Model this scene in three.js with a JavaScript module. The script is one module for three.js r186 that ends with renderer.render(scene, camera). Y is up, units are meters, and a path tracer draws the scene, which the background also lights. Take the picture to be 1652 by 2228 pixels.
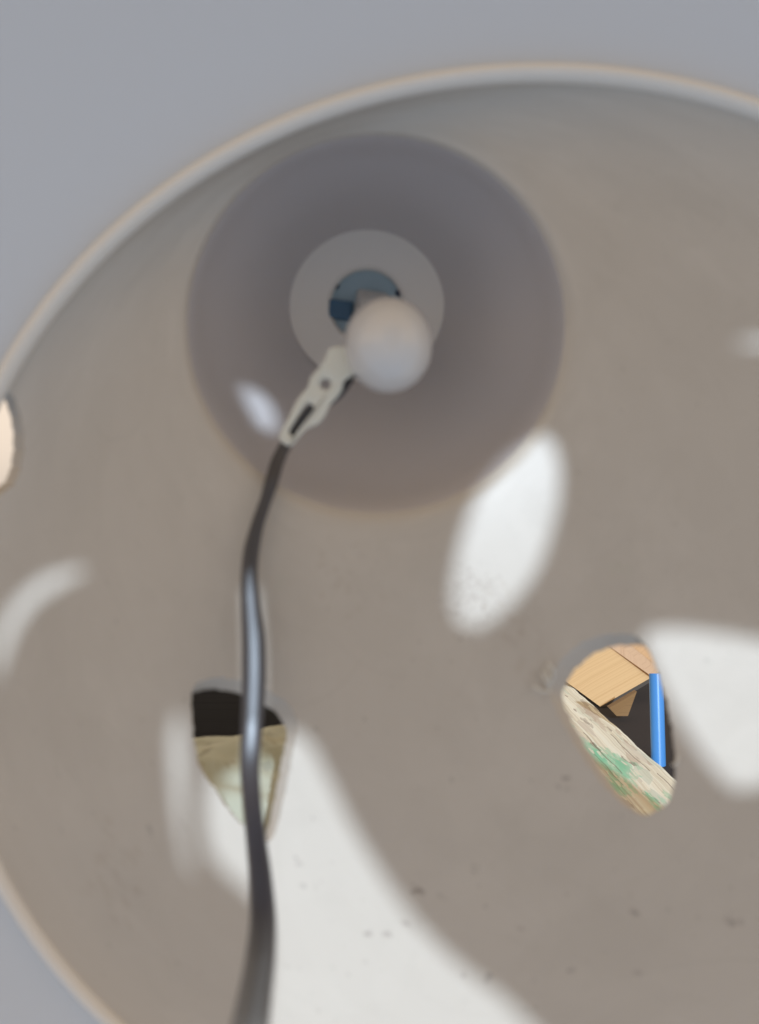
import * as THREE from 'three';
import { mergeGeometries, mergeVertices, toCreasedNormals } from 'three/addons/utils/BufferGeometryUtils.js';
import { RoundedBoxGeometry } from 'three/addons/geometries/RoundedBoxGeometry.js';
import { Brush, Evaluator, SUBTRACTION } from 'three-bvh-csg';

// ---------------------------------------------------------------- camera, sky, sun, exposure
const H = 0.235;                                   // the lens is 23.5 cm above the ground
const scene = new THREE.Scene();
const camera = new THREE.PerspectiveCamera(60, 759 / 1024, 0.01, 200);
camera.position.set(0, H, 0);
camera.lookAt(0, H, -1);
camera.focus = 0.85;
camera.userData.fStop = 13;                        // about 2.3 mm of aperture, as a telephone has
camera.updateMatrixWorld();

const SUN = new THREE.Vector3(0.14, 0.33, 0.93).normalize();
const sun = new THREE.DirectionalLight(new THREE.Color(0.83, 1, 1.2), 3.05);
sun.target.position.set(0, H, -0.3); sun.position.copy(sun.target.position).addScaledVector(SUN, 5);
sun.castShadow = true; sun.shadow.radius = 1.5; sun.shadow.mapSize.set(2048, 2048);
Object.assign(sun.shadow.camera, { left: -1.5, right: 1.5, top: 1.5, bottom: -1.5, near: 0.1, far: 12 });
scene.add(sun, sun.target);

// hazy bright sky, slightly cream overhead
{
  const w = 64, h = 32, d = new Float32Array(w * h * 4);
  for (let j = 0; j < h; j++) for (let i = 0; i < w; i++) {
    const e = ((j + 0.5) / h - 0.5) * Math.PI, k = (j * w + i) * 4;
    const t = Math.max(0, Math.sin(e));
    const c = e > 0 ? [1.08, 0.91 - 0.08 * t, 0.75 - 0.17 * t].map(v => v * (1.5 - 0.9 * t)) : [0.22, 0.22, 0.22];
    for (let q = 0; q < 3; q++) d[k + q] = c[q] * 0.62;
    d[k + 3] = 1;
  }
  const sky = new THREE.DataTexture(d, w, h, THREE.RGBAFormat, THREE.FloatType);
  sky.mapping = THREE.EquirectangularReflectionMapping; sky.magFilter = THREE.LinearFilter; sky.minFilter = THREE.LinearFilter;
  sky.needsUpdate = true;
  scene.background = sky; scene.environment = sky;
}
const renderer = new THREE.WebGLRenderer({ antialias: true });
renderer.setSize(759, 1024);
renderer.toneMapping = THREE.LinearToneMapping;
renderer.toneMappingExposure = 1.0;
renderer.shadowMap.enabled = true;

// ---------------------------------------------------------------- helpers
let seed = 7;
const rnd = () => { seed = (seed * 1664525 + 1013904223) >>> 0; return seed / 4294967296; };
const F = 1929.4;                                  // focal length in the units the drawing was measured in (1652 x 2228)
const V = (x, y, z) => new THREE.Vector3(x, y, z);
const at = (px, py, d) => V((px - 826) / F * d, H + (1114 - py) / F * d, -d);   // a measured point at a depth
const used = {};
function named(n) { used[n] = (used[n] || 0) + 1; return used[n] === 1 ? n : `${n}_${String(used[n] - 1).padStart(3, '0')}`; }
function tag(o, label, category, group, kind) {
  if (label) o.userData.label = label; if (category) o.userData.category = category;
  if (group) o.userData.group = group; if (kind) o.userData.kind = kind; return o;
}
function thing(name, label, category) { const g = new THREE.Group(); g.name = named(name); scene.add(g); return tag(g, label, category); }
function mesh(name, geo, mat, parent) {
  const m = new THREE.Mesh(geo, mat); m.name = parent === scene ? named(name) : name; m.castShadow = m.receiveShadow = true; parent.add(m); return m;
}
function rawGeo(pos, uv, idx) {
  const g = new THREE.BufferGeometry();
  g.setAttribute('position', new THREE.Float32BufferAttribute(pos, 3));
  g.setAttribute('uv', new THREE.Float32BufferAttribute(uv, 2));
  g.setIndex(idx); g.computeVertexNormals(); return g;
}
function crease(g, a) { g.scale(1000, 1000, 1000); const c = toCreasedNormals(g, a); c.scale(0.001, 0.001, 0.001); return c; }
function canvasTex(w, h, draw, srgb = true, rx = 1, ry = 1) {
  const c = document.createElement('canvas'); c.width = w; c.height = h; draw(c.getContext('2d'), w, h);
  const t = new THREE.CanvasTexture(c); t.wrapS = t.wrapT = THREE.RepeatWrapping; t.repeat.set(rx, ry);
  if (srgb) t.colorSpace = THREE.SRGBColorSpace; return t;
}
const smoothClosed = (pts, n) => new THREE.CatmullRomCurve3(pts.map(([x, y]) => V(x, y, 0)), true, 'centripetal').getSpacedPoints(n).slice(0, n).map(p => [p.x, p.y]);
function blotch(g, x, y, r, color, n = 9, rag = 0.35) {
  g.fillStyle = color; g.beginPath();
  for (let i = 0; i <= n; i++) { const a = i / n * 6.283, q = r * (1 - rag + 2 * rag * rnd()); g[i ? 'lineTo' : 'moveTo'](x + q * Math.cos(a), y + q * Math.sin(a)); }
  g.fill();
}

// ---------------------------------------------------------------- the white shade: a bowl that narrows into a neck
// stations along the inside, ring -> neck mouth: centre x, centre y, half width, half height, depth
const ST = [[1180, 1370, 1310, 1210, 0.2], [1145, 1305, 1224, 1134, 0.2022], [1073, 1172, 1047, 978, 0.2052], [983, 1005, 823, 779, 0.2085], [893, 840, 599, 579, 0.2112], [836, 736, 458, 455, 0.2126], [823, 713, 424, 424, 0.2133], [819, 705, 410, 410, 0.2145]]
  .map(([x, y, a, b, d]) => [(x - 826) / F * d, (1114 - y) / F * d, a / F * d, b / F * d, d]);
const curveOf = k => new THREE.CatmullRomCurve3(ST.map((s, i) => V(k === 'c' ? s[0] : s[2], k === 'c' ? s[1] : s[3], s[4])), false, 'centripetal');
const CC = curveOf('c'), CR = curveOf('r');
function innerPoint(th, s, off = 0) {
  const c = CC.getPoint(s), r = CR.getPoint(s);
  return V(c.x + (r.x + off) * Math.cos(th), H + c.y + (r.y + off) * Math.sin(th), -c.z - off * 0.75);
}
const indexed = g => { g.setIndex([...Array(g.attributes.position.count).keys()]); return g; };
// closed walls: inner face, far edge, outer face, near edge, swept around
function closedLoft(loop, nt, flip = false) {        // loop(th) -> array of [Vector3, v]
  const pos = [], uv = [], idx = []; let n = 0;
  for (let j = 0; j <= nt; j++) {
    const th = (j % nt) / nt * Math.PI * 2, L = loop(th); n = L.length;
    for (const [p, v] of L) { pos.push(p.x, p.y, p.z); uv.push(j / nt, v); }
  }
  for (let j = 0; j < nt; j++) for (let i = 0; i < n; i++) {
    const i2 = (i + 1) % n, a = j * n + i, b = j * n + i2, c = (j + 1) * n + i, d = (j + 1) * n + i2;
    flip ? idx.push(a, c, b, b, c, d) : idx.push(a, b, c, b, d, c);
  }
  return indexed(crease(rawGeo(pos, uv, idx), 0.7));
}
const NT = 192, NS = 56, WALL = 0.0055;
const bowlSolid = (closedLoft(th => {
  const L = [];
  for (let i = 0; i <= NS; i++) L.push([innerPoint(th, i / NS), i / NS]);
  for (let i = NS; i >= 0; i--) L.push([innerPoint(th, i / NS, WALL), i / NS]);
  return L;
}, NT));
// inner face alone, for finding points on the wall
const probe = (() => {
  const pos = [], uv = [], idx = [];
  for (let j = 0; j <= NT; j++) for (let i = 0; i <= NS; i++) { const p = innerPoint(j / NT * Math.PI * 2, i / NS); pos.push(p.x, p.y, p.z); uv.push(j / NT, i / NS); }
  for (let j = 0; j < NT; j++) for (let i = 0; i < NS; i++) { const a = j * (NS + 1) + i, c = a + NS + 1; idx.push(a, a + 1, c, a + 1, c + 1, c); }
  return new THREE.Mesh(rawGeo(pos, uv, idx), new THREE.MeshStandardMaterial({ side: THREE.DoubleSide }));
})();
// neck: tapers from the mouth to the socket end
const NK = [[819, 705, 410, 0.2145], [812, 694, 360, 0.2360], [804, 679, 254, 0.2580], [798, 667, 156, 0.2800]].map(([x, y, r, d]) => [(x - 826) / F * d, (1114 - y) / F * d, r / F * d, d]);
const NCv = new THREE.CatmullRomCurve3(NK.map(k => V(k[0], k[1], k[3]))), NRv = new THREE.CatmullRomCurve3(NK.map(k => V(k[2], 0, k[3])));
const neckPoint = (th, s, off = 0) => { const c = NCv.getPoint(s), r = NRv.getPoint(s).x + off; return V(c.x + r * Math.cos(th), H + c.y + r * Math.sin(th), -c.z); };
const neckProbe = (() => {
  const pos = [], uv = [], idx = [], n = 24;
  for (let j = 0; j <= 96; j++) for (let i = 0; i <= n; i++) { const p = neckPoint(j / 96 * Math.PI * 2, i / n); pos.push(p.x, p.y, p.z); uv.push(j / 96, i / n); }
  for (let j = 0; j < 96; j++) for (let i = 0; i < n; i++) { const a = j * (n + 1) + i, c = a + n + 1; idx.push(a, a + 1, c, a + 1, c + 1, c); }
  return new THREE.Mesh(rawGeo(pos, uv, idx), probe.material);
})();
probe.updateMatrixWorld(); neckProbe.updateMatrixWorld();
const ray = new THREE.Raycaster();
function onWall(px, py) {
  const o = V(0, H, 0);
  ray.set(o, at(px, py, 1).sub(o).normalize());
  return ray.intersectObjects([probe, neckProbe])[0];
}
function onWallNear(px, py) {                        // pulls a point back towards the middle of the wall until it lies on it
  for (let k = 0; k < 60; k++) { const h = onWall(px, py); if (h) return h; px += (1000 - px) * 0.02; py += (1300 - py) * 0.02; }
}

// openings in the bowl wall
const HOLES = [
  { pts: [[1196, 1500], [1203, 1470], [1237, 1425], [1283, 1394], [1335, 1383], [1385, 1388], [1412, 1420], [1437, 1490], [1455, 1560], [1466, 1640], [1466, 1690], [1452, 1742], [1410, 1770], [1385, 1766], [1330, 1722], [1272, 1645], [1222, 1560]], lean: [0.62, -0.42] },
  { pts: [[420, 1545], [420, 1505], [440, 1485], [478, 1478], [530, 1486], [582, 1506], [626, 1537], [645, 1580], [636, 1622], [617, 1723], [594, 1814], [580, 1828], [545, 1805], [505, 1765], [466, 1708], [440, 1672], [425, 1610]], lean: [-0.45, -0.45] },
  { pts: [[-70, 850], [-20, 838], [22, 858], [44, 915], [46, 990], [28, 1050], [-20, 1080], [-70, 1085], [-105, 1040], [-112, 950], [-105, 890]], lean: [-0.35, 0] }];
function cutter(hole) {
  const n = 72, ring = smoothClosed(hole.pts, n), cen = ring.reduce((a, p) => [a[0] + p[0] / n, a[1] + p[1] / n], [0, 0]);
  const hit = onWallNear(...cen), view = hit.point.clone().sub(V(0, H, 0)).normalize();
  const ax = view.clone().add(V(hole.lean[0], hole.lean[1], 0)).normalize();
  const pos = [], uv = [], idx = [], P = ring.map(p => onWallNear(...p).point), mid = P.reduce((a, p) => a.addScaledVector(p, 1 / n), V());
  // four rings: the two on the inside are wider, so that the rim gets a worn bevel
  const steps = [[-0.02, 0.0007], [-0.0004, 0.0007], [0.0006, 0], [0.035, 0]];
  for (const [k, grow] of steps) P.forEach((p, i) => { const q = p.clone().addScaledVector(ax, k).addScaledVector(p.clone().sub(mid).normalize(), grow + 0.00025 * Math.sin(i * 2.3) * Math.sin(i * 0.7 + 1)); pos.push(q.x, q.y, q.z); uv.push(0.3, 0.5); });
  for (let L = 0; L < 3; L++)
  for (let i = 0; i < n; i++) { const j = (i + 1) % n; idx.push(L * n + i, L * n + j, L * n + n + i, L * n + j, L * n + n + j, L * n + n + i); }
  // caps flattened in the plane across the axis
  const e1 = V(0, 1, 0).cross(ax).normalize(), e2 = ax.clone().cross(e1);
  const tri = THREE.ShapeUtils.triangulateShape(P.map(p => new THREE.Vector2(p.dot(e1), p.dot(e2))), []);
  let g;
  for (const sgn of [1, -1]) {
    const all = idx.slice();
    if (sgn < 0) for (let i = 0; i < all.length; i += 3) [all[i], all[i + 1]] = [all[i + 1], all[i]];
    for (const t of tri) { const near = t.slice(), far = t.map(q => q + 3 * n); all.push(...near, ...far.reverse()); }
    g = rawGeo(pos, uv, all);
    // orientation check by signed volume; caps share the sign of the near cap
    let vol = 0; const A = V(), B = V(), C = V();
    let consistent = true; const edges = new Set();
    for (let i = 0; i < all.length; i += 3) for (let k = 0; k < 3; k++) { const e = all[i + k] + '_' + all[i + (k + 1) % 3]; if (edges.has(e)) consistent = false; edges.add(e); }
    for (let i = 0; i < all.length; i += 3) { A.fromArray(pos, all[i] * 3); B.fromArray(pos, all[i + 1] * 3); C.fromArray(pos, all[i + 2] * 3); vol += A.dot(B.cross(C)); }
    if (consistent) {
      if (vol < 0) { const f = all.slice(); for (let i = 0; i < f.length; i += 3) [f[i], f[i + 1]] = [f[i + 1], f[i]]; g = rawGeo(pos, uv, f); }
      break;
    }
  }
  return crease(g, 0.8);
}
// make the wall's own orientation outward for the boolean
function outward(g) {
  const p = g.attributes.position.array, ix = g.index.array; let vol = 0; const A = V(), B = V(), C = V();
  for (let i = 0; i < ix.length; i += 3) { A.fromArray(p, ix[i] * 3); B.fromArray(p, ix[i + 1] * 3); C.fromArray(p, ix[i + 2] * 3); vol += A.dot(B.cross(C)); }
  if (vol < 0) { for (let i = 0; i < ix.length; i += 3) { const t = ix[i]; ix[i] = ix[i + 1]; ix[i + 1] = t; } const N = g.attributes.normal.array; for (let i = 0; i < N.length; i++) N[i] = -N[i]; }
  return g;
}
const ev = new Evaluator(); ev.useGroups = false; ev.attributes = ['position', 'normal', 'uv'];
let wall = new Brush(outward(bowlSolid)); wall.updateMatrixWorld();
for (const h of HOLES) { const c = new Brush(cutter(h)); c.updateMatrixWorld(); wall = ev.evaluate(wall, c, SUBTRACTION); wall.updateMatrixWorld(); }

// plastic of the shade: off-white with dirt specks, smears and scratches
const specks = [[910, 1936, 9, 0.75], [1036, 1890, 6, 0.5], [1230, 1688, 6, 0.6], [1215, 1712, 4, 0.4], [1690, 1900, 5, 0.5], [1062, 2130, 8, 0.5], [1012, 2124, 5, 0.4],
  [840, 2030, 7, 0.4], [800, 2035, 6, 0.4], [880, 2012, 6, 0.35], [1385, 2116, 6, 0.45], [1240, 2108, 5, 0.4], [1380, 1985, 7, 0.35], [1600, 2005, 9, 0.35], [650, 1875, 6, 0.4], [660, 1925, 6, 0.4],
  [125, 1680, 7, 0.3], [60, 935, 9, 0.3], [330, 1810, 8, 0.3], [400, 1800, 8, 0.25], [770, 1190, 6, 0.2], [820, 1225, 5, 0.2], [960, 1950, 5, 0.3], [1130, 2020, 5, 0.25], [1540, 1440, 5, 0.3]];
const shadeMap = canvasTex(2048, 1024, (g, w, h) => {
  g.fillStyle = 'rgb(195,185,171)'; g.fillRect(0, 0, w, h);
  for (let i = 0; i < 900; i++) blotch(g, rnd() * w, rnd() * h, 10 + 60 * rnd(), `rgba(${rnd() < 0.5 ? '180,170,156' : '208,204,198'},0.05)`, 12, 0.5);
  for (let i = 0; i < 2600; i++) blotch(g, rnd() * w, rnd() * h, 0.8 + 1.6 * rnd() * rnd(), `rgba(92,80,68,${0.05 + 0.2 * rnd() * rnd()})`, 6, 0.5);
  for (let i = 0; i < 120; i++) {
    g.strokeStyle = `rgba(150,138,124,${0.06 + 0.1 * rnd()})`; g.lineWidth = 0.8 + rnd();
    const x = rnd() * w, y = rnd() * h, a = rnd() * 6.28, l = 20 + 90 * rnd(); g.beginPath(); g.moveTo(x, y); g.quadraticCurveTo(x + l * Math.cos(a), y + l * Math.sin(a), x + l * 1.6 * Math.cos(a + 0.4), y + l * 1.6 * Math.sin(a + 0.4)); g.stroke();
  }
  for (let i = 0; i < 260; i++) {                    // grains of dirt where the wall below the neck is rough
    const hit = onWall(1035 + 60 * (rnd() + rnd() + rnd() - 1.7), 1300 + 75 * (rnd() + rnd() + rnd() - 1.5)); if (!hit || hit.object !== probe) continue;
    blotch(g, hit.uv.x * w, (1 - hit.uv.y) * h, 0.6 + 1.7 * rnd(), `rgba(124,106,90,${0.1 + 0.25 * rnd()})`, 7, 0.5);
  }
  for (const [px, py, rx, ry, c] of [[760, 1230, 50, 30, '150,132,110'], [250, 1900, 40, 14, '150,130,112'], [1120, 1380, 40, 14, '150,130,110']]) {
    const hit = onWall(px, py); if (!hit || hit.object !== probe) continue;
    for (let q = 0; q < 40; q++) blotch(g, hit.uv.x * w + (rnd() - 0.5) * ry * 3, (1 - hit.uv.y) * h + (rnd() - 0.5) * rx * 3, 1.5 + 4 * rnd(), `rgba(${c},0.10)`, 9, 0.5);
  }
  for (const [px, py, r, o] of specks) {
    const hit = onWall(px, py); if (!hit || hit.object !== probe) continue;
    const x = hit.uv.x * w, y = (1 - hit.uv.y) * h;
    for (let q = 0; q < 5; q++) blotch(g, x + (rnd() - 0.5) * r, y + (rnd() - 0.5) * r, r * (0.1 + 0.26 * rnd()), `rgba(82,68,58,${o * 0.38})`, 9, 0.5);
  }
});
const grain = canvasTex(512, 512, (g, w, h) => {
  g.fillStyle = '#808080'; g.fillRect(0, 0, w, h);
  for (let i = 0; i < 5000; i++) { const v = 110 + 36 * rnd(); blotch(g, rnd() * w, rnd() * h, 1 + 4 * rnd(), `rgba(${v},${v},${v},0.35)`, 7, 0.5); }
}, false, 9, 3);
const shadeMat = new THREE.MeshPhysicalMaterial({ map: shadeMap, roughness: 0.42, bumpMap: grain, bumpScale: 0.00012, clearcoat: 0.15, clearcoatRoughness: 0.3 });
const goboMat = new THREE.MeshPhysicalMaterial({ color: new THREE.Color().setRGB(0.66, 0.62, 0.56), roughness: 0.45, bumpMap: grain, bumpScale: 0.0001 });

const neckMat = new THREE.MeshPhysicalMaterial({ color: new THREE.Color().setRGB(0.64, 0.60, 0.585), roughness: 0.5, bumpMap: grain, bumpScale: 0.0001 });
const neckEndMat = new THREE.MeshPhysicalMaterial({ color: new THREE.Color().setRGB(0.9, 0.84, 0.76), roughness: 0.5 });
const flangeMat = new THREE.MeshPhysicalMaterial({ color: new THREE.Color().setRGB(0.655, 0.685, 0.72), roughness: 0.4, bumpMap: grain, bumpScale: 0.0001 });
const lipMat = new THREE.MeshPhysicalMaterial({ color: new THREE.Color().setRGB(0.84, 0.78, 0.69), roughness: 0.35, bumpMap: grain, bumpScale: 0.0001 });
const shade = thing('hollow_lamp', 'large hollow white plastic lamp seen from inside, with cut-out openings and a round neck', 'lamp');
mesh('bowl', wall.geometry, shadeMat, shade);
mesh('neck', (closedLoft(th => {
  const L = []; for (let i = 0; i <= 24; i++) L.push([neckPoint(th, i / 24), i / 24]);
  for (let i = 24; i >= 0; i--) L.push([neckPoint(th, i / 24, 0.004), i / 24]); return L;
}, 128)), neckMat, shade);
// flange around the bowl, sloping away from the lens, and the raised lip between the two
const ringPoint = (th, k, d) => V(ST[0][0] + (ST[0][2] + k) * Math.cos(th), H + ST[0][1] + (ST[0][3] + k) * Math.sin(th), -d);
mesh('flange', (closedLoft(th => {
  const L = [], n = 14; for (let i = 0; i <= n; i++) { const t = i / n; L.push([ringPoint(th, 0.0016 + 0.105 * t, 0.2022 - 0.020 * t - 0.010 * t * t), t]); }
  for (let i = n; i >= 0; i--) { const t = i / n; L.push([ringPoint(th, 0.0016 + 0.105 * t, 0.2052 - 0.020 * t - 0.010 * t * t), t]); } return L;
}, NT)), flangeMat, shade);
mesh('raised_lip', (closedLoft(th => {
  const L = []; for (let i = 0; i < 20; i++) { const a = i / 20 * Math.PI * 2; L.push([ringPoint(th, 0.0008 + 0.0020 * Math.cos(a), 0.2012 - 0.0026 * Math.sin(a)), i / 20]); } return L;
}, NT)), lipMat, shade);
// end of the neck: a ring with a round opening
const NE = NK[3];
{
  const disc = (r0, r1, d, th0 = 0.003) => (closedLoft(th => [[r0, d + 0.001], [r0 + 0.001, d], [r1, d], [r1, d + th0], [r0, d + th0]].map(([r, dd], i) => [V(NE[0] + r * Math.cos(th), H + NE[1] + r * Math.sin(th), -dd), i / 5]), 96));
  mesh('neck_end', (disc(0.0112, 0.0243, 0.2770)), neckEndMat, shade);
}

// ---------------------------------------------------------------- an added, unseen cover behind the lens, its openings cut to shape the sun patches
const E1 = V(0, 1, 0).cross(SUN).normalize(), E2 = SUN.clone().cross(E1);
const GOBO_DIST = 0.32, O = V(0, H, 0);
const toGobo = p => { const q = p.clone().sub(O); return [q.dot(E1), q.dot(E2)]; };
const BEAMS = [
  [[655, 1598], [705, 1675], [762, 1790], [832, 1905], [905, 2005], [1000, 2100], [1120, 2195], [1200, 2300], [1000, 2420], [700, 2420], [578, 2300], [585, 2100], [575, 1990], [545, 1942], [492, 1898], [458, 1848], [447, 1780], [450, 1700], [470, 1640], [560, 1590]],
  [[1170, 945], [1200, 965], [1218, 1040], [1198, 1160], [1152, 1265], [1085, 1338], [1025, 1365], [990, 1335], [985, 1280], [1000, 1190], [1040, 1080], [1100, 990], [1135, 955]],
  [[1398, 1382], [1450, 1370], [1552, 1378], [1652, 1395], [1760, 1430], [1770, 1640], [1680, 1700], [1600, 1716], [1556, 1676], [1490, 1580], [1440, 1490], [1408, 1415]],
  [[528, 848], [560, 850], [588, 878], [600, 920], [592, 938], [572, 936], [548, 900]],
  [[374, 1590], [388, 1548], [398, 1600], [405, 1660], [403, 1760], [410, 1850], [426, 1905], [408, 1880], [386, 1780], [376, 1680]],
  [[1600, 745], [1630, 741], [1680, 740], [1680, 751], [1630, 750]],
  [[-8, 1400], [30, 1318], [80, 1268], [130, 1245], [190, 1240], [140, 1268], [90, 1300], [45, 1350], [12, 1420], [-8, 1480]]];
const CABLE_BEAM = [[540, 1262, .2037], [553, 1262, .2037], [562, 1340, .2019], [567, 1430, .1998], [564, 1530, .1973], [557, 1612, .195], [543, 1605, .195], [544, 1430, .1998], [541, 1330, .2021]];  // opening aimed so the sun glints along the cable
const goboCentre = [0.05, 0.072];
{
  const s = new THREE.Shape(); s.absarc(goboCentre[0], goboCentre[1], 0.19, 0, Math.PI * 2);
  for (const b of BEAMS) s.holes.push(new THREE.Path(smoothClosed(b, 60).map(p => { const h = onWallNear(...p); return new THREE.Vector2(...toGobo(h.point)); })));
  s.holes.push(new THREE.Path(smoothClosed(CABLE_BEAM.map(([x, y, d]) => toGobo(at(x, y, d))), 40).map(p => new THREE.Vector2(...p))));
  const g = new THREE.ExtrudeGeometry(s, { depth: 0.003, bevelEnabled: false, curveSegments: 64 });
  g.applyMatrix4(new THREE.Matrix4().makeBasis(E1, E2, SUN).setPosition(O.clone().addScaledVector(SUN, GOBO_DIST)));
  mesh('cover', g, goboMat, shade);
  for (const k of [-1, 1]) {                         // added arms, out of view, from the flange to the cover
    const a = ringPoint(Math.PI / 2 - k * 0.9, 0.07, 0.235), b = O.clone().addScaledVector(SUN, GOBO_DIST - 0.006).addScaledVector(E1, goboCentre[0] + k * 0.15).addScaledVector(E2, goboCentre[1] + 0.1);
    mesh('added_arm', new THREE.TubeGeometry(new THREE.CatmullRomCurve3([a, a.clone().lerp(b, 0.5).add(V(k * 0.02, 0.05, 0)), b]), 24, 0.005, 10), goboMat, shade);
  }
}

// ---------------------------------------------------------------- lamp socket at the end of the neck
const socket = thing('lamp_socket', 'pale blue round socket plate with small screws at the end of the neck', 'socket');
const glossBlue = new THREE.MeshStandardMaterial({ color: new THREE.Color().setRGB(0.36, 0.47, 0.52), roughness: 0.5 });
{
  const c = V(NE[0], H + NE[1], -0.2810), g = new THREE.CylinderGeometry(0.0127, 0.0127, 0.003, 64); g.rotateX(Math.PI / 2);
  const p = mesh('plate', g, glossBlue, socket); p.position.copy(c);
  const dark = new THREE.MeshStandardMaterial({ color: new THREE.Color().setRGB(0.02, 0.03, 0.07), roughness: 0.5 });
  for (const [x, y] of [[731, 622], [868, 637]]) { const q = new THREE.SphereGeometry(0.0011, 16, 10); q.scale(1, 1, 0.6); mesh('screw', q, dark, socket).position.copy(at(x, y, 0.2790)); }
  const chip = mesh('chip', new RoundedBoxGeometry(0.0073, 0.0058, 0.003, 2, 0.0006), new THREE.MeshStandardMaterial({ color: new THREE.Color().setRGB(0.05, 0.13, 0.22), roughness: 0.4 }), socket);
  chip.position.copy(at(741, 675, 0.2786)); chip.rotation.z = -0.12;
}

// ---------------------------------------------------------------- bulb
const bulb = thing('light_bulb', 'small round milky white bulb in front of the neck', 'light bulb');
{
  const milk = new THREE.MeshPhysicalMaterial({ color: new THREE.Color().setRGB(0.70, 0.66, 0.61), roughness: 0.3, clearcoat: 1, clearcoatRoughness: 0.06 });
  const ax = at(845, 752, 0.2120), base = at(806, 666, 0.2790);
  const dir = ax.clone().sub(base).normalize();
  // lathe: globe that narrows towards a short collar
  const prof = [[0, 0.0121], [0.0021, 0.0120], [0.0047, 0.0111], [0.0074, 0.0090], [0.0097, 0.0055], [0.0106, 0.0013], [0.0106, -0.0021], [0.0100, -0.0059], [0.0086, -0.0095], [0.0074, -0.0122], [0.0068, -0.0154], [0.0001, -0.0154]].map(p => new THREE.Vector2(...p));
  const sm = new THREE.SplineCurve(prof.slice(0, -1)).getPoints(60).concat([prof[prof.length - 1]]);
  const g = new THREE.LatheGeometry(sm.map(p => new THREE.Vector2(Math.max(p.x, 0), p.y)).reverse(), 64);
  g.applyQuaternion(new THREE.Quaternion().setFromUnitVectors(V(0, 1, 0), V(0.03, -0.12, 1).normalize()));
  g.scale(1, 1.07, 1); mesh('globe', g, milk, bulb).position.copy(ax);
  const stemLen = ax.distanceTo(base) - 0.012;
  const sg = new RoundedBoxGeometry(0.0098, 0.0098, stemLen, 3, 0.0012);
  const st = mesh('stem', sg, new THREE.MeshStandardMaterial({ color: new THREE.Color().setRGB(0.66, 0.63, 0.58), roughness: 0.5 }), bulb);
  st.position.copy(base).addScaledVector(dir, stemLen / 2); st.quaternion.setFromUnitVectors(V(0, 0, 1), dir); st.rotateZ(-0.15);
}

// ---------------------------------------------------------------- black cable and its clip
const cablePath = [[830, 760, 0.232, 22], [775, 800, 0.222, 22], [758, 826, 0.2178, 22], [740, 852, 0.2162, 23], [716, 872, 0.2156, 24], [690, 884, 0.2152, 25], [668, 904, 0.215, 26], [645, 938, 0.2147, 27], [622, 968, 0.2137, 27], [604, 1005, 0.212, 30], [592, 1045, 0.2098, 31], [578, 1090, 0.2084, 27], [561, 1140, 0.2068, 29], [548, 1195, 0.2054, 35], [543, 1250, 0.2040, 37], [546, 1320, 0.2024, 43], [552, 1390, 0.2008, 51], [553, 1460, 0.1991, 53], [551, 1530, 0.1973, 50], [547, 1600, 0.1953, 46], [544, 1670, 0.1922, 42], [549, 1750, 0.187, 40], [558, 1830, 0.18, 44], [567, 1910, 0.1715, 50], [572, 2000, 0.1615, 58], [567, 2080, 0.15, 66], [556, 2160, 0.137, 74], [543, 2240, 0.124, 84], [525, 2340, 0.108, 92], [500, 2500, 0.098, 100]];
{
  const curve = new THREE.CatmullRomCurve3(cablePath.map(([x, y, d]) => at(x, y, d)), false, 'centripetal');
  const wCurve = new THREE.CatmullRomCurve3(cablePath.map(([x, y, d, w]) => V(w * d / F / 2, 0, 0)), false, 'centripetal');
  const n = 240, m = 28, fr = curve.computeFrenetFrames(n), pos = [], uv = [], idx = [];
  for (let i = 0; i <= n; i++) {
    const t = i / n, p = curve.getPoint(t), T = curve.getTangent(t), X = V(1, 0, 0).addScaledVector(T, -T.x).normalize(), Y = T.clone().cross(X), r = wCurve.getPoint(t).x;
    const tw = -0.14, se = (u) => Math.sign(u) * Math.pow(Math.abs(u), 0.72);
    for (let j = 0; j <= m; j++) {
      const a = j / m * Math.PI * 2, u = r * se(Math.cos(a)), v = r * 0.62 * se(Math.sin(a));
      const q = p.clone().addScaledVector(X, u * Math.cos(tw) - v * Math.sin(tw)).addScaledVector(Y, u * Math.sin(tw) + v * Math.cos(tw)); pos.push(q.x, q.y, q.z); uv.push(j / m, i / 12); }
  }
  for (let i = 0; i < n; i++) for (let j = 0; j < m; j++) { const a = i * (m + 1) + j, b = a + m + 1; idx.push(a, a + 1, b, a + 1, b + 1, b); }
  const g = rawGeo(pos, uv, idx);
  const cable = thing('cable', 'black glossy cable running from the bulb down to the lower edge', 'cable');
  mesh('sheath', g, new THREE.MeshPhysicalMaterial({ color: new THREE.Color().setRGB(0.022, 0.02, 0.026), roughness: 0.4, bumpMap: grain, bumpScale: 0.0001, ior: 1.6, clearcoat: 0.8, clearcoatRoughness: 0.34 }), cable);
}
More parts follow.
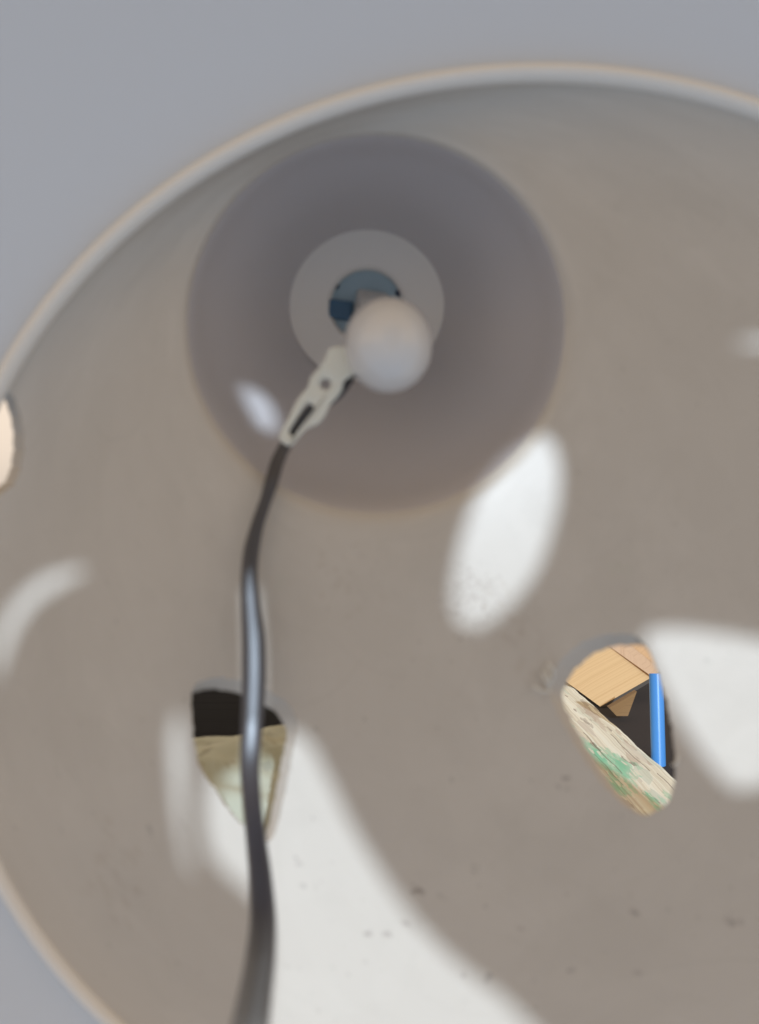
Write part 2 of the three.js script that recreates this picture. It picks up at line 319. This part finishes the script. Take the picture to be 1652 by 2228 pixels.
{
  const D = 0.2130, k = D / F, cx = 690, cy = 880;
  const out = [[722, 760], [708, 787], [694, 806], [679, 824], [673, 845], [659, 860], [646, 880], [633, 908], [612, 948], [613, 958], [628, 968], [637, 966], [648, 952], [668, 931], [692, 920], [708, 900], [717, 880], [731, 864], [743, 846], [747, 829], [772, 810], [780, 770]];
  const s = new THREE.Shape(); const c3 = new THREE.CatmullRomCurve3(out.map(([x, y]) => V((x - cx) * k, (cy - y) * k, 0)), true, 'centripetal').getSpacedPoints(120);
  c3.forEach((p, i) => s[i ? 'lineTo' : 'moveTo'](p.x, p.y));
  const slot = new THREE.Path(), a = [673, 889], b = [641, 940], r = 13.5, L = Math.hypot(b[0] - a[0], b[1] - a[1]), ux = (b[0] - a[0]) / L, uy = (b[1] - a[1]) / L, base = Math.atan2(uy, ux);
  const sp = []; for (let i = 0; i <= 14; i++) { const t = base + Math.PI / 2 + Math.PI * i / 14; sp.push([a[0] + r * Math.cos(t), a[1] + r * Math.sin(t)]); }
  for (let i = 0; i <= 14; i++) { const t = base - Math.PI / 2 + Math.PI * i / 14; sp.push([b[0] + r * Math.cos(t), b[1] + r * Math.sin(t)]); }
  sp.forEach(([x, y], i) => slot[i ? 'lineTo' : 'moveTo']((x - cx) * k, (cy - y) * k));
  const eye = new THREE.Path(); eye.absarc((709 - cx) * k, (cy - 837) * k, 14.5 * k, 0, Math.PI * 2);
  s.holes.push(slot, eye);
  const g = new THREE.ExtrudeGeometry(s, { depth: 0.0009, bevelEnabled: true, bevelThickness: 0.0003, bevelSize: 0.0003, bevelSegments: 2, curveSegments: 32 });
  const clip = thing('cable_clip', 'pale cream perforated plastic clip threaded onto the black cable beside the bulb', 'cable clip');
  const m = mesh('strip', crease(g, 0.6), new THREE.MeshPhysicalMaterial({ color: new THREE.Color().setRGB(0.7, 0.68, 0.58), roughness: 0.45 }), clip);
  m.position.copy(at(cx, cy, D));
}

// ---------------------------------------------------------------- outside the openings
{
  const parts = [], ends = [[1196, 1500, 1176, 1462], [1200, 1490, 1184, 1450], [1197, 1505, 1158, 1490], [1203, 1478, 1190, 1440], [1464, 1665, 1472, 1640]];
  for (const [x0, y0, x1, y1] of ends) {
    const a = onWallNear(x0, y0).point, b = onWallNear(x1, y1).point, m = a.clone().lerp(b, 0.5).add(V((rnd() - 0.5) * 0.001, (rnd() - 0.5) * 0.001, 0.0015));
    b.z += 0.0012; parts.push(new THREE.TubeGeometry(new THREE.CatmullRomCurve3([a, m, b]), 14, 0.0003, 6));
  }
  const tuft = thing('dust_tuft', 'wisps of pale dust thread clinging to the edge of the right-hand opening', 'dust'), tm = new THREE.MeshStandardMaterial({ color: new THREE.Color().setRGB(0.78, 0.73, 0.63), roughness: 1 });
  for (const p of parts) mesh('thread', p, tm, tuft);
}
const woodTex = (base, line, n, w = 512, h = 512) => canvasTex(w, h, (g) => {
  g.fillStyle = base; g.fillRect(0, 0, w, h);
  for (let i = 0; i < n; i++) { const y = rnd() * h; g.strokeStyle = `rgba(${line},${0.05 + 0.16 * rnd()})`; g.lineWidth = 0.6 + 2.4 * rnd(); g.beginPath(); g.moveTo(0, y); g.bezierCurveTo(w * 0.3, y + 8 * (rnd() - 0.5), w * 0.7, y + 14 * (rnd() - 0.5), w, y + 10 * (rnd() - 0.5)); g.stroke(); }
});
// ground, its blue picked to bounce cool light up into the bowl
{
  const t = canvasTex(1024, 1024, (g, w, h) => {
    g.fillStyle = 'rgb(178,198,224)'; g.fillRect(0, 0, w, h);
    for (let i = 0; i < 9000; i++) { const v = 185 + 45 * rnd(); blotch(g, rnd() * w, rnd() * h, 1 + 5 * rnd(), `rgba(${v * 0.82},${v * 0.93},${v * 1.07},0.25)`, 7, 0.5); }
  }, true, 60, 60);
  const g = new THREE.PlaneGeometry(60, 60, 1, 1); g.rotateX(-Math.PI / 2);
  const m = mesh('ground', g, new THREE.MeshStandardMaterial({ map: t, roughness: 0.95 }), scene); tag(m, 'blue grey ground, its tint chosen to bounce cool light into the bowl', 'ground', null, 'structure');
}
// a slab with any four corners (front face) and a thickness straight back
function slab(c, th, back = V(0, 0, -1)) {
  const b = c.map(p => p.clone().addScaledVector(back, th)), pos = [], uv = [], idx = [];
  const e = (A, B) => A.distanceTo(B);
  const face = (p, q, r, s) => { const k = pos.length / 3, lu = e(p, q), lv = e(q, r); for (const [v, uu, vv] of [[p, 0, 0], [q, lu, 0], [r, lu, lv], [s, 0, lv]]) { pos.push(v.x, v.y, v.z); uv.push(uu * 6, vv * 6); } idx.push(k, k + 1, k + 2, k, k + 2, k + 3); };
  face(...c); face(b[3], b[2], b[1], b[0]);
  for (let i = 0; i < 4; i++) { const j = (i + 1) % 4; face(c[i], b[i], b[j], c[j]); }
  return rawGeo(pos, uv, idx);
}
// plank with flaking paint, lying outside the right-hand opening
{
  const t = canvasTex(512, 1536, (g, w, h) => {
    g.fillStyle = 'rgb(248,247,230)'; g.fillRect(0, 0, w, h);
    const spot = (x, y, r, col, n, rag, st = 3) => { g.save(); g.translate(x, y); g.scale(0.6, st); blotch(g, 0, 0, r, col, n, rag); g.restore(); };
    for (let i = 0; i < 260; i++) { const x = rnd() * w; g.strokeStyle = `rgba(${rnd() < 0.6 ? '176,154,120' : '246,236,210'},${0.06 + 0.16 * rnd()})`; g.lineWidth = 1 + 5 * rnd(); g.beginPath(); g.moveTo(x, 0); g.bezierCurveTo(x + 5 * (rnd() - 0.5), h * 0.3, x + 7 * (rnd() - 0.5), h * 0.7, x + 5 * (rnd() - 0.5), h); g.stroke(); }
    for (let i = 0; i < 220; i++) spot(rnd() * w, rnd() * h, 6 + 22 * rnd(), `rgba(${['242,238,220', '206,216,200', '196,178,158', '214,204,190'][i % 4]},${0.25 + 0.4 * rnd()})`, 14, 0.5);
    for (let i = 0; i < 70; i++) spot(rnd() * w, rnd() * h, 3 + 10 * rnd(), `rgba(140,122,110,${0.3 + 0.35 * rnd()})`, 9, 0.5);
    for (const [x, y, r] of [[0.74, 0.76, 44], [0.80, 0.80, 30], [0.70, 0.855, 26], [0.82, 0.925, 16], [0.66, 0.60, 15], [0.70, 0.50, 10]]) {
      for (let q = 0; q < 16; q++) spot((x + 0.12 * (rnd() - 0.5)) * w, (y + 0.07 * (rnd() - 0.5)) * h, r * (0.3 + 0.45 * rnd()), 'rgba(140,212,172,0.32)', 16, 0.45, 2.4);
      for (let q = 0; q < 6; q++) spot((x + 0.1 * (rnd() - 0.5)) * w, (y + 0.06 * (rnd() - 0.5)) * h, r * 0.2, 'rgba(240,236,216,0.85)', 8, 0.5);
    }
    for (let i = 0; i < 30; i++) { const x = rnd() * w, y = rnd() * h, l = 60 + 260 * rnd(); g.strokeStyle = `rgba(104,84,66,${0.3 + 0.4 * rnd()})`; g.lineWidth = 1 + 2.5 * rnd(); g.beginPath(); g.moveTo(x, y); g.bezierCurveTo(x + 4, y + l / 3, x - 4, y + l * 0.6, x + 2, y + l); g.stroke(); }
  });
  const x0 = 0.08, x1 = 0.24, z0 = -0.60, z1 = -1.35, top = 0.02, n = 60, pos = [], uv = [], idx = [];
  const prof = [[x0, 0], [x0, top - 0.002], [x0 + 0.002, top], [x1 - 0.003, top], [x1, top - 0.003], [x1, 0]];
  for (let i = 0; i <= n; i++) { const z = z0 + (z1 - z0) * i / n, wob = 0.0004 * Math.sin(i * 1.7) + 0.0006 * Math.sin(i * 0.61 + 1) + 0.0004 * (rnd() - 0.5);
    prof.forEach(([x, y], k) => { const right = k > 2; pos.push(x + (right ? wob : 0), y, z); uv.push((x - x0) / (x1 - x0), i / n); }); }
  for (let i = 0; i < n; i++) for (let k = 0; k < 5; k++) { const a = i * 6 + k, b = a + 6; idx.push(a, b, a + 1, a + 1, b, b + 1); }
  const g = crease(rawGeo(pos, uv, idx), 0.6);
  const caps = [0, n].map(i => { const p = [], q = []; for (let k = 0; k < 6; k++) { p.push(...pos.slice((i * 6 + k) * 3, (i * 6 + k) * 3 + 3)); q.push(k / 6, 0); } return rawGeo(p, q, [0, 1, 2, 0, 2, 3, 0, 3, 4, 0, 4, 5]).toNonIndexed(); });
  const m = mesh('wooden_plank', mergeGeometries([g.index ? g.toNonIndexed() : g, ...caps]), new THREE.MeshStandardMaterial({ map: t, bumpMap: t, bumpScale: 0.0006, roughness: 0.85 }), scene);
  tag(m, 'pale weathered plank with flaking mint green paint, seen through the right-hand opening', 'plank');
}
const tan = woodTex('rgb(224,190,142)', '176,132,84', 110), tanPale = woodTex('rgb(216,184,152)', '160,116,82', 70);
{
  const Z = (x, y) => [(2000 + x / 1.71) * 0.557, (2300 + y / 1.71) * 0.557];
  const P = (x, y, d) => at(...Z(x, y), d);
  const box = thing('wooden_cabinet', 'tan wooden cabinet panel with a moulded rail behind the painted plank', 'cabinet');
  const M = map => new THREE.MeshStandardMaterial({ map, roughness: 0.6 });
  const up = V(0.25, 0.3, -0.9).normalize();
  mesh('panel', slab([P(590, 787, 1.0368), P(936, 590, 1.0846), P(402, 199, 1.2364), P(56, 396, 1.1880)], 0.014, up), M(tan), box);
  mesh('rail', slab([P(938, 588, 1.0782), P(985, 555, 1.0846), P(595, 255, 1.2162), P(509, 285, 1.2014)], 0.02, up), M(tanPale), box);
  mesh('groove', slab([P(985, 556, 1.0926), P(1000, 540, 1.0926), P(617, 240, 1.2241), P(599, 253, 1.2241)], 0.02, up), M(woodTex('rgb(116,80,50)', '60,40,24', 40)), box);
  mesh('upper_panel', slab([P(1000, 541, 1.0886), P(1120, 450, 1.1006), P(730, 150, 1.2441), P(619, 239, 1.2202)], 0.014, up), M(woodTex('rgb(220,182,140)', '150,104,64', 70)), box);
  mesh('lower_edge', slab([P(575, 830, 1.0383), P(930, 620, 1.0863), P(937, 592, 1.0863), P(590, 789, 1.0383)], 0.012), M(woodTex('rgb(92,84,76)', '40,34,30', 40)), box);
  mesh('under_board', slab([P(700, 850, 0.97), P(775, 850, 0.97), P(835, 686, 0.99), P(650, 796, 0.98)], 0.01), M(woodTex('rgb(132,102,66)', '84,60,36', 40)), box);  // shade beneath the panel is put into this darker brown
}
{
  const g = new RoundedBoxGeometry(0.5, 0.006, 1.2, 2, 0.002);
  const m = mesh('rubber_mat', g, new THREE.MeshStandardMaterial({ color: new THREE.Color().setRGB(0.022, 0.016, 0.016), roughness: 0.9, bumpMap: grain, bumpScale: 0.001 }), scene); m.position.set(0.5, 0.003, -1.0);
  tag(m, 'very dark brown mat on the ground beside the plank and blue pipe', 'mat');
}
{
  const a = at(1434, 1700, 0.80), b = at(1428, 1466, 0.82), r = 0.0064;
  const g = new THREE.TubeGeometry(new THREE.LineCurve3(a, b), 20, r, 24);
  const pipe = thing('blue_pipe', 'bright blue plastic pipe standing upright beside the painted plank', 'pipe');
  mesh('pipe_wall', g, new THREE.MeshPhysicalMaterial({ color: new THREE.Color().setRGB(0.06, 0.25, 0.6), roughness: 0.32, bumpMap: grain, bumpScale: 0.0004 }), pipe);
}
// pale stone block and an added dark board for the shade outside the lower left opening
{
  const t = canvasTex(512, 512, (g, w, h) => {
    g.fillStyle = 'rgb(196,198,178)'; g.fillRect(0, 0, w, h);
    for (let i = 0; i < 1600; i++) blotch(g, rnd() * w, rnd() * h, 2 + 16 * rnd() * rnd(), `rgba(${['120,118,100', '214,212,190', '160,150,120', '150,152,146'][i % 4]},${0.1 + 0.25 * rnd()})`, 9, 0.5);
  });
  const g = mergeVertices(new THREE.IcosahedronGeometry(1, 24).deleteAttribute('normal').deleteAttribute('uv')), p = g.attributes.position, uvs = [];
  for (let i = 0; i < p.count; i++) {
    const x = p.getX(i), y = p.getY(i), z = p.getZ(i), k = 1 + 0.12 * Math.sin(3.1 * x + 2.2 * z + 0.6) + 0.04 * Math.sin(7 * z - 5 * x + 3 * y) + 0.015 * Math.sin(19 * x + 13 * z) + 0.01 * Math.sin(31 * z - 23 * x);
    const f = v => Math.sign(v) * Math.pow(Math.abs(v), 0.82);
    p.setXYZ(i, f(x) * 0.10 * k, f(y) * 0.10 * k - 0.026 * x, f(z) * 0.065 * k); uvs.push(x * 0.5, y * 0.6 + z * 0.4);
  }
  g.setAttribute('uv', new THREE.Float32BufferAttribute(uvs, 2));
  g.computeVertexNormals();
  const m = mesh('stone', g, new THREE.MeshStandardMaterial({ map: t, bumpMap: t, bumpScale: 0.002, roughness: 0.95 }), scene); m.position.set(-0.055, 0.043, -0.328); m.rotation.y = 0.15;
  tag(m, 'pale speckled rough stone just outside the lower left opening behind the cable', 'stone');
  const b = mesh('shade_board', new RoundedBoxGeometry(0.6, 0.17, 0.02, 2, 0.003), new THREE.MeshStandardMaterial({ map: woodTex('rgb(64,58,52)', '36,30,26', 60), roughness: 0.8 }), scene); b.position.set(-0.2, 0.085, -0.80); b.rotation.x = 0.62;
  tag(b, 'dark brown board standing in for the shaded space behind the pale rough stone', 'board');
}
renderer.render(scene, camera);
